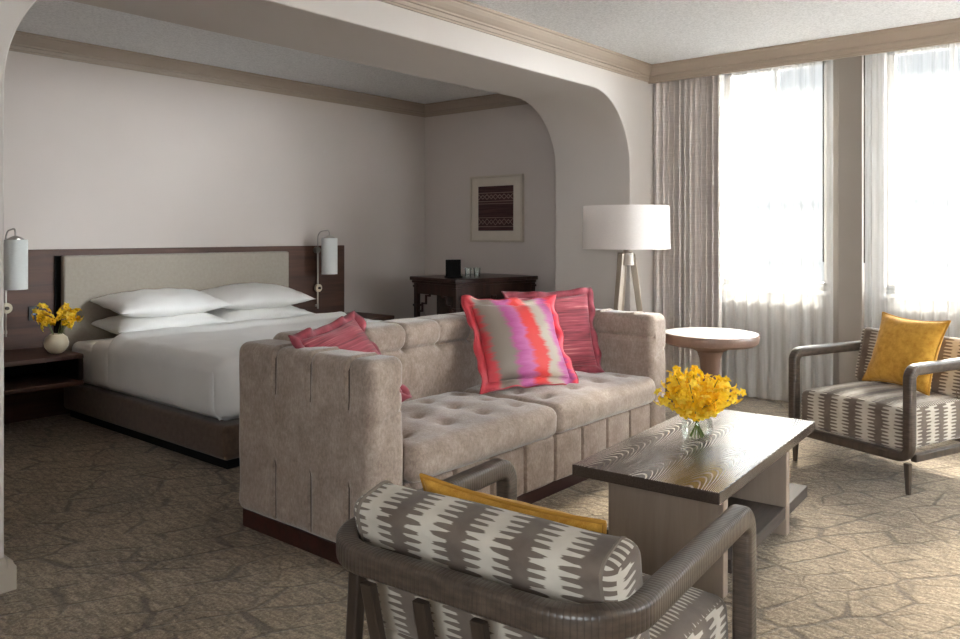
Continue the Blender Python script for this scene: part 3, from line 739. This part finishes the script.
for a, s, ax in ((.05, 1, 0), (w_ - .05, -1, 0), (.05, 1, 1), (d_ - .05, -1, 1)): link('fretwork_bracket', fret(a, s, ax), M['mahogany'], cb, smooth=False)
link('turned_post', lathe([(0, .17), (.03, .17), (.03, .2), (.018, .24), (.03, .36), (.034, .44), (.018, .55), (.028, .60), (.028, .66), (.016, .69), (.03, .72), (.03, .739), (0, .739)], 18, .45, .022), M['mahogany'], cb)
bb = thing('card_holder', 'black leather card holder standing on the side cabinet', 'box', (5.42, 4.86, .901), rad(-20))
link('body', box(-.068, .068, -.025, .025, 0, .165, .004), M['black'], bb, smooth=False)
link('base', box(-.074, .074, -.045, .035, 0, .012, .003), M['black'], bb, smooth=False)
for x, y, lab in ((5.50, 4.75, 'clear tumbler right beside the black card holder'), (5.58, 4.71, 'clear tumbler standing apart, further from the card holder')):
    g_ = thing('tumbler', lab, 'glass', (x, y, .901), 0, 'tumblers on the side cabinet')
    link('bowl', lathe([(0, 0.004), (.026, .002), (.028, 0), (.033, .09), (.031, .09), (.026, .010), (0, .010)], 24), M['tumbler'], g_)

# ------------------------------------------------------------------ sofa
SX0, SX1, SYF, SYB, ST = 2.015, 4.42, 2.22, 3.11, .822
sofa = thing('sofa', 'taupe chenille sofa with pleated arms and tufted cushions', 'sofa', ((SX0 + SX1) / 2, (SYF + SYB) / 2, 0))
ox, oy = sofa.location.x, sofa.location.y
pleY = [2.352, 2.585, 2.82]
def arm(x0, x1, outer):
    lo = (x0 - ox, SYF - oy, .075); hi = (x1 - ox, SYB - oy, ST)
    def disp(p, n):
        q = p.copy(); y = p.y + oy
        if n.x * outer > 0.2 or n.z > .2:
            up = min(1, max(0, (p.z - .60) / .04)); dn = min(1, max(0, (.36 - p.z) / .04)) * min(1, max(0, (p.z - .09) / .03)) if n.z < .3 else 0
            if n.z > .2 and n.x * outer < -.3: up = 0
            s = sum(gro(y, c, .007) for c in pleY)
            pf = sum(max(0, 1 - (y - c - .008) / .10) ** 2 * .012 if c + .004 < y < c + .108 else 0 for c in pleY)
            q -= n * (.016 * s * max(up, dn)); q += n * (pf * max(up, dn) * .8)
        if n.x * outer < -.3: q -= n * .012 * gro(p.z, .69, .012)
        if n.y < -.4: q -= n * (.010 * gro(p.z, .60 + (p.x - lo[0]) * .35 - .05, .012) * min(1, max(0, (p.x - lo[0]) / .08)))
        q += n * .004 * ns(p, 7, 2)
        return q
    return rbox(lo, hi, .045, (.03, .035, .03), disp, ey=[(c - oy, .011) for c in pleY], ez=[(.69, .012), (.6, .02), (.36, .02)])
for x0, x1, sg in ((SX0, SX0 + .19, -1), (SX1 - .19, SX1, 1)):
    ar = link('armrest', arm(x0, x1, sg), M['sofa'], sofa); xo = (x0 if sg < 0 else x1) - ox
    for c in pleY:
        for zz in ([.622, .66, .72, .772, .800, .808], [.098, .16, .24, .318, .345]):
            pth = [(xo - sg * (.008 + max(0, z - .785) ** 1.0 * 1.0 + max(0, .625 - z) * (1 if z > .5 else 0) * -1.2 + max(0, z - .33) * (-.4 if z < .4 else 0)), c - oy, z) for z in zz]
            link('pleat_shadow_line', sweep(pth, circ(.0026, 8), (0, 1, 0), scale=lambda t: .35 + .65 * math.sin(PI * min(1, max(.12, t)))), M['pleatshade'], ar)  # dark tubes stand in for the shadow lines of the pleats
bx = [2.33 + .2525 * k for k in range(8)]
def bdisp(p, n):
    q = p.copy(); x = p.x + ox
    if n.y < .2:
        up = min(1, max(0, (p.z - .70) / .02))
        q -= n * (.014 * gro(p.z, .715, .012))
        q -= n * sum((.014 if i % 2 == 0 else .006) * gro(x, c, .010) * up for i, c in enumerate(bx))
        q -= n * sum(.018 * gro(x, c, .022) * gro(p.z, .715, .022) for c in bx)
        if n.y < -.5: q.y -= .012 * gro(p.z, .79, .05) + .010 * gro(p.z, .6, .1)
    return q + n * .004 * ns(p, 6, 4)
link('backrest', rbox((SX0 + .17 - ox, 2.865 - oy, .28), (SX1 - .17 - ox, SYB - oy, .846), .05, (.05, .05, .03), bdisp, ex=[(c - ox, .012) for c in bx], ez=[(.715, .014)]), M['sofa'], sofa)
fx = [2.258 + .2475 * k for k in range(9)]
def fdisp(p, n):
    x = p.x + ox; q = p.copy()
    if n.y < -.2: q.y += .032 * sum(gro(x, c, .008) for c in fx) - .006 * sum(gro(x, c + .124, .07) for c in fx)
    return q
link('front_panel', rbox((SX0 + .185 - ox, 2.235 - oy, .075), (SX1 - .185 - ox, 2.30 - oy, .308), .018, (.05, .03, .04), fdisp, ex=[(c - ox, .009) for c in fx]), M['sofa'], sofa)
link('seat_deck', box(SX0 + .19 - ox, SX1 - .19 - ox, 2.301 - oy, 2.864 - oy, .08, .30), M['sofa'], sofa, smooth=False)
def seat(x0, x1, seed):
    lo = (x0 - ox, 2.185 - oy, .312); hi = (x1 - ox, 2.862 - oy, .462)
    W = x1 - x0
    bt = [(x0 + W * (a + .5) / 4 - ox, y - oy) for a in range(4) for y in (2.36, 2.54, 2.72)]
    def disp(p, n):
        q = p.copy(); u = (p.x + ox - x0) / W; v = (p.y - lo[1]) / (hi[1] - lo[1])
        if n.z > .3:
            q.z += .022 * (1 - (2 * u - 1) ** 4) * (1 - (2 * v - 1) ** 4)
            for bx_, by_ in bt:
                d2 = (p.x - bx_) ** 2 + (p.y - by_) ** 2
                q.z -= .022 * math.exp(-d2 / .0010) + .010 * math.exp(-d2 / .008)
                q.z -= .008 * gro(p.y, by_, .008) * math.exp(-(p.x - bx_) ** 2 / .006)
            q.z += .006 * ns(p, 9, seed)
        if n.y < -.3: q.y -= .014 * (1 - (2 * u - 1) ** 4) * math.sin(PI * min(1, max(0, (p.z - .312) / .15)))
        return q + n * .003 * ns(p, 8, seed + 5)
    return rbox(lo, hi, .05, (.022, .022, .03), disp)
link('seat_cushion', seat(2.207, 3.217, 1), M['sofa'], sofa); link('seat_cushion', seat(3.221, 4.228, 2), M['sofa'], sofa)
link('plinth', box(SX0 + .025 - ox, SX1 - .025 - ox, SYF + .05 - oy, SYB - .02 - oy, 0, .074), M['mahogany'], sofa, smooth=False)

def cushion(name, label, w, h, t, mat, loc, xd, zd, seed, fl=None, pipe=None, group=None, pinch=.08, expo=.5):
    bm, co, n = pillow_bm(w, h, t, seed, pinch=pinch, expo=expo, wr=.010)
    o = tag(link(name, bm, mat, sharp=80), label, 'cushion', group)
    if fl: flange(co, n, fl[0], fl[1], o, seed, w, h, edge=fl[2] if len(fl) > 2 else None)
    if pipe: piping(co, n, .005, pipe, o)
    place(o, loc, xd, zd); return o
cushion('throw_pillow', 'pink striped pillow leaning in the near end of the sofa, beside the near arm', .42, .42, .14, M['pink'], (2.325, 2.676, .71), (.93, .25, .12), (-.15, .55, .82), 3, (.035, M['pinkfl']), group='throw pillows on the sofa')
cushion('throw_pillow', 'pillow with blurred purple, orange and taupe vertical bands on the sofa', .52, .46, .16, M['multi'], (3.475, 2.625, .712), (.92, -.38, -.03), (.19, .46, .87), 7, (.04, M['multi'], M['redfl']), group='throw pillows on the sofa')
cushion('throw_pillow', 'pink striped pillow in the far corner of the sofa, behind the multicoloured one', .53, .45, .15, M['pink'], (3.94, 2.725, .71), (.87, -.49, .02), (.10, .22, .97), 5, (.04, M['pinkfl']), group='throw pillows on the sofa')

# ------------------------------------------------------------------ floor lamp and side table
fl = thing('floor_lamp', 'tall floor lamp with white drum shade in the corner behind the sofa', 'floor lamp', (4.975, 2.82, 0))
link('lamp_shade', lathe([(.292, 1.195), (.306, 1.195), (.300, 1.497), (.286, 1.497), (.292, 1.195)], 64), M['lampshade'], fl)
for a in (172, 292, 52):
    ca, sa = math.cos(rad(a)), math.sin(rad(a)); tx, ty = -sa, ca
    def quad(r, w, d, z): return [(ca * (r + i) + tx * j, sa * (r + i) + ty * j, z) for i, j in ((-d, -w), (d, -w), (d, w), (-d, w))]
    link('leg', hexa(quad(.20, .016, .02, 0), quad(.045, .022, .022, 1.16), .004), M['lampwood'], fl, smooth=False)
link('hub', lathe([(0, 1.09), (.065, 1.08), (.06, 1.17), (.02, 1.175), (.012, 1.25), (.012, 1.36), (0, 1.36)], 24), M['lampwood'], fl)
link('bulb', lathe([(0, 1.361), (.018, 1.365), (.02, 1.39), (.033, 1.43), (.02, 1.462), (0, 1.468)], 20), M['marble'], fl)
bm = bmesh.new()
for k in range(3):
    t = 2 * PI * k / 3; sweep([(.012 * math.cos(t), .012 * math.sin(t), 1.30), (.294 * math.cos(t), .294 * math.sin(t), 1.30)], circ(.003, 6), (0, 0, 1), bm=bm)
link('shade_spider', bm, M['chrome'], fl)
st = thing('side_table', 'round pedestal side table with brown rim and white top by the window', 'side table', (4.87, 2.15, 0))
link('pedestal', lathe([(0, 0), (.20, 0), (.205, .012), (.19, .022), (.12, .05), (.072, .12), (.060, .24), (.060, .42), (.066, .50), (.082, .545), (.125, .568), (.22, .584), (.280, .594), (.297, .608), (.301, .630), (.301, .655), (.297, .664), (.285, .666), (.284, .661), (0, .661)], 64), M['brown'], st)
link('top_inlay', lathe([(0, .6611), (.2835, .6611), (.2835, .6665), (0, .6665)], 64), M['marble'], st)

# ------------------------------------------------------------------ coffee table
TA = rad(3.6)
ct = thing('coffee_table', 'rectangular coffee table with boldly grained dark oak top', 'coffee table', (3.178, 1.432, 0), TA)
link('tabletop', box(-.635, .635, -.295, .272, .388, .43, .003), M['zebra'], ct, smooth=False)
link('end_panel', box(-.47, -.42, -.25, .205, .0, .387, .003), M['tablewood'], ct, smooth=False)
link('centre_panel', box(.27, .32, -.265, .25, .0, .387, .003), M['tablewood'], ct, smooth=False)
link('lower_shelf', box(-.419, .269, -.262, .25, .075, .125, .003), M['tabledark'], ct, smooth=False)
link('shelf_extension', box(.321, .63, -.262, .25, .075, .125, .003), M['tabledark'], ct, smooth=False)

# ------------------------------------------------------------------ flowers
def blossom_bm():
    bm = bmesh.new()
    for k in range(5):
        a = 2 * PI * k / 5 + .3; L_, W_ = (.026, .0085) if k % 2 else (.024, .0105)
        d = Vector((math.cos(a), math.sin(a), 0)); s = Vector((-d.y, d.x, 0)); rows = []
        for i in range(5):
            t = i / 4; wd = W_ * math.sin(PI * (t * .86 + .12)) ; z = .010 * math.sin(t * 2.2) - .004 * t
            rows.append([bm.verts.new(d * (L_ * t + .002) + s * (wd * q) + Vector((0, 0, z + abs(q) * .004 + .002))) for q in (-1, -.4, .4, 1)])
        for A, B in zip(rows, rows[1:]):
            for q in range(3): bm.faces.new((A[q], A[q + 1], B[q + 1], B[q]))
    lathe([(0, .001), (.004, .004), (.007, .013), (.004, .016), (0, .016)], 8, bm=bm)
    return bm
BL = link('blossom', blossom_bm(), M['petal'], None, sharp=60); BLM = BL.data; bpy.data.objects.remove(BL)
def spray(name, label, group, base, tip, mid, nb, size, rr_, t0=.45):
    base, tip, mid = Vector(base), Vector(tip), Vector(mid)
    P = lambda t: base * (1 - t) ** 2 + mid * (2 * t * (1 - t)) + tip * t * t
    s = thing(name, label, 'flower', base, 0, group)
    link('stem', sweep([P(k / 14) - base for k in range(15)], circ(.0028, 6), (1, .2, .1), scale=lambda t: 1 - .5 * t), M['stem'], s)
    for k in range(nb):
        t = t0 + (1 - t0) * (k + .5) / nb; p = P(t) - base
        th = k * 2.4 + rr_.uniform(-.4, .4); tan = (P(min(1, t + .02)) - P(t - .02)).normalized()
        a = tan.orthogonal().normalized(); b = tan.cross(a)
        n_ = (a * math.cos(th) + b * math.sin(th) + tan * .35).normalized()
        o = bpy.data.objects.new('blossom', BLM); C.objects.link(o); o.parent = s
        sc_ = size * rr_.uniform(.85, 1.15) * (1 - .25 * max(0, t - .75) / .25)
        m = n_.to_track_quat('Z', 'Y').to_matrix().to_4x4() @ Matrix.Rotation(rr_.uniform(0, 6.28), 4, 'Z') @ Matrix.Scale(sc_, 4)
        m.translation = p + n_ * rr_.uniform(.012, .030) * size; o.matrix_local = m
    return s
VX, VY, VZ = 3.145, 1.445, .431
gv = thing('glass_vase', 'squat clear glass vase of water on the coffee table', 'vase', (VX, VY, VZ))
link('glass', lathe([(0, .004), (.048, .002), (.054, .004), (.062, .02), (.066, .05), (.062, .085), (.056, .105), (.060, .122), (.057, .122), (.053, .105), (.059, .085), (.063, .05), (.058, .022), (.05, .013), (0, .013)], 40), M['vase'], gv)
link('water', lathe([(0, .0135), (.049, .0135), (.057, .022), (.062, .05), (.0615, .06), (0, .06)], 40), M['water'], gv)
fr = random.Random(5)
for k in range(13):
    a = 2 * PI * k / 13 + fr.uniform(-.2, .2); rO = (.165, .10, .185)[k % 3] * fr.uniform(.88, 1.06); zz = (.235, .272, .19)[k % 3] * fr.uniform(.93, 1.05)
    b = (VX - .030 * math.cos(a), VY - .030 * math.sin(a), VZ + .020)
    m_ = (VX + .045 * math.cos(a), VY + .045 * math.sin(a), VZ + .17)
    spray('orchid_spray', 'spray of yellow orchids fanned in the clear glass vase on the coffee table', 'yellow orchids on the coffee table', b, (VX + rO * math.cos(a), VY + rO * math.sin(a), VZ + zz), m_, 19, .98, fr, .40)
NX, NY, NZ = 2.25, 5.57, .506
nv = tag(link('bud_vase', lathe([(0, .002), (.032, 0), (.05, .012), (.072, .045), (.076, .07), (.066, .105), (.042, .125), (.038, .128), (.036, .126), (.045, .115), (.06, .09), (.066, .065), (.05, .02), (0, .012)], 40), M['cream'], None), 'round cream ceramic vase on the near nightstand', 'vase')
nv.location = (NX, NY, NZ)
for k in range(6):
    sd = 1 if k % 2 else -1; a = fr.uniform(-.5, .5); r_ = fr.uniform(.07, .125)
    b = (NX - sd * .012, NY + .008 * (k - 2.5), NZ + .03)
    ex, ey = sd * r_ * .94 * math.cos(a), r_ * (math.sin(a) - sd * .25)
    spray('orchid_spray', 'spray of yellow orchids in the round cream vase on the nightstand', 'yellow orchids on the nightstand', b, (NX + ex, NY + ey, NZ + fr.uniform(.24, .33)), (NX + ex * .35, NY + ey * .3, NZ + .20), 9, 1.15, fr, .5)

# ------------------------------------------------------------------ armchairs
def make_armchair(loc, rz, label):
    t = thing('armchair', label, 'armchair', loc, rz, 'wrapped-frame armchairs')
    W, xf, xr, za = .345, .345, -.395, .622
    pf = rrect(.048, .056, .013)
    path = densify(fillet([(xf, -W, .25), (xf, -W, za), (xr, -W, za), (xr, W, za), (xf, W, za), (xf, W, .25)], [0, .05, .135, .135, .05, 0], 12), .03)
    link('arm_rail', sweep(path, pf, (0, 1, 0)), M['wrapped'], t, sharp=50)
    path = densify(fillet([(xf, W, .2495), (xf, W, .182), (xf, -W, .182), (xf, -W, .2495)], [0, .055, .055, 0], 10), .05)
    link('front_rail', sweep(path, rrect(.048, .050, .014), (0, 1, 0)), M['chairwood'], t, sharp=50)
    for s in (-1, 1):
        link('side_rail', box(xr + .03, xf - .03, s * W - .016, s * W + .016, .160, .200, .006), M['chairwood'], t, smooth=False)
        link('leg', hexa([(xf + a * .010, s * (W - .006) + b * .010, 0) for a, b in ((-1, -1), (1, -1), (1, 1), (-1, 1))], [(xf + a * .015, s * (W - .010) + b * .015, .157) for a, b in ((-1, -1), (1, -1), (1, 1), (-1, 1))], .004), M['chairwood'], t, smooth=False)
        link('leg', hexa([(xr + .035 + a * .012, s * (W - .03) + b * .012, 0) for a, b in ((-1, -1), (1, -1), (1, 1), (-1, 1))], [(xr + .07 + a * .016, s * (W - .045) + b * .016, .575) for a, b in ((-1, -1), (1, -1), (1, 1), (-1, 1))], .005), M['chairwood'], t, smooth=False)
    link('back_rail', box(xr + .07, xr + .11, -W + .02, W - .02, .158, .208, .006), M['chairwood'], t, smooth=False)
    for k in range(4):
        y = -.21 + .14 * k
        link('slat', hexa([(xr + .09 + a * .010, y + b * .016, .2085) for a, b in ((-1, -1), (1, -1), (1, 1), (-1, 1))], [(xr + .004 + a * .010, y + b * .016, .575) for a, b in ((-1, -1), (1, -1), (1, 1), (-1, 1))], .003), M['chairwood'], t, smooth=False)
    def sd(p, n):
        q = p.copy()
        if n.z > .3: q.z += .022 * (1 - (p.y / .31) ** 4) * (1 - ((p.x - .04) / .32) ** 4)
        return q + n * .004 * ns(p, 6, 1)
    link('seat_cushion', rbox((-.29, -.314, .203), (.345, .314, .415), .035, .04, sd), M['ikat'], t)
    def bd(p, n):
        q = p.copy(); k = .4 * (1 - (p.y / .33) ** 4) * (1 - min(1, abs(p.z - .16) / .17) ** 4)
        q += Vector((math.copysign(.022, n.x) * k if abs(n.x) > .4 else 0, 0, 0))
        q.x -= .012 * (1 - (p.y / .32) ** 2) * 0
        return q + n * .005 * ns(p, 6, 2)
    bc = link('back_cushion', rbox((-.06, -.332, 0), (.06, .325, .325), .034, .03, bd), M['ikat'], t)
    bc.location = (-.203, 0, .412); bc.rotation_euler = (0, rad(-15), 0)
    for s in (-.297, .290):
        lp = fillet([(-.060, 0, .16), (-.060, 0, .325), (.060, 0, .325), (.060, 0, .0), (-.060, 0, .0), (-.060, 0, .16)], [0, .034, .034, .034, .034, 0], 6)
        link('piping', sweep([Vector((p.x, s, p.z)) for p in lp[:-1]], circ(.0045, 6), (0, 1, 0), closed=True), M['chairpipe'], bc)
    return t
c1 = make_armchair((1.525, 1.064, 0), rad(5), 'near armchair seen from behind, its back to the camera')
c2 = dup(c1, (4.85, 1.10, 0), rad(159), 'far armchair by the window, facing the coffee table')
cushion('throw_pillow', 'mustard velvet pillow in the near armchair, mostly hidden behind its backrest', .48, .42, .15, M['yellow'], (1.425, 1.08, .525), (.07, -.995, -.02), (-.28, 0, .95), 9, None, M['mustpipe'], 'mustard pillows on the armchairs', .07)
cushion('throw_pillow', 'mustard velvet pillow propped upright on the far armchair', .41, .41, .15, M['yellow'], (4.837, 1.014, .655), (-.19, -.385, -.01), (.13, -.09, .39), 12, None, M['mustpipe'], 'mustard pillows on the armchairs', .12)
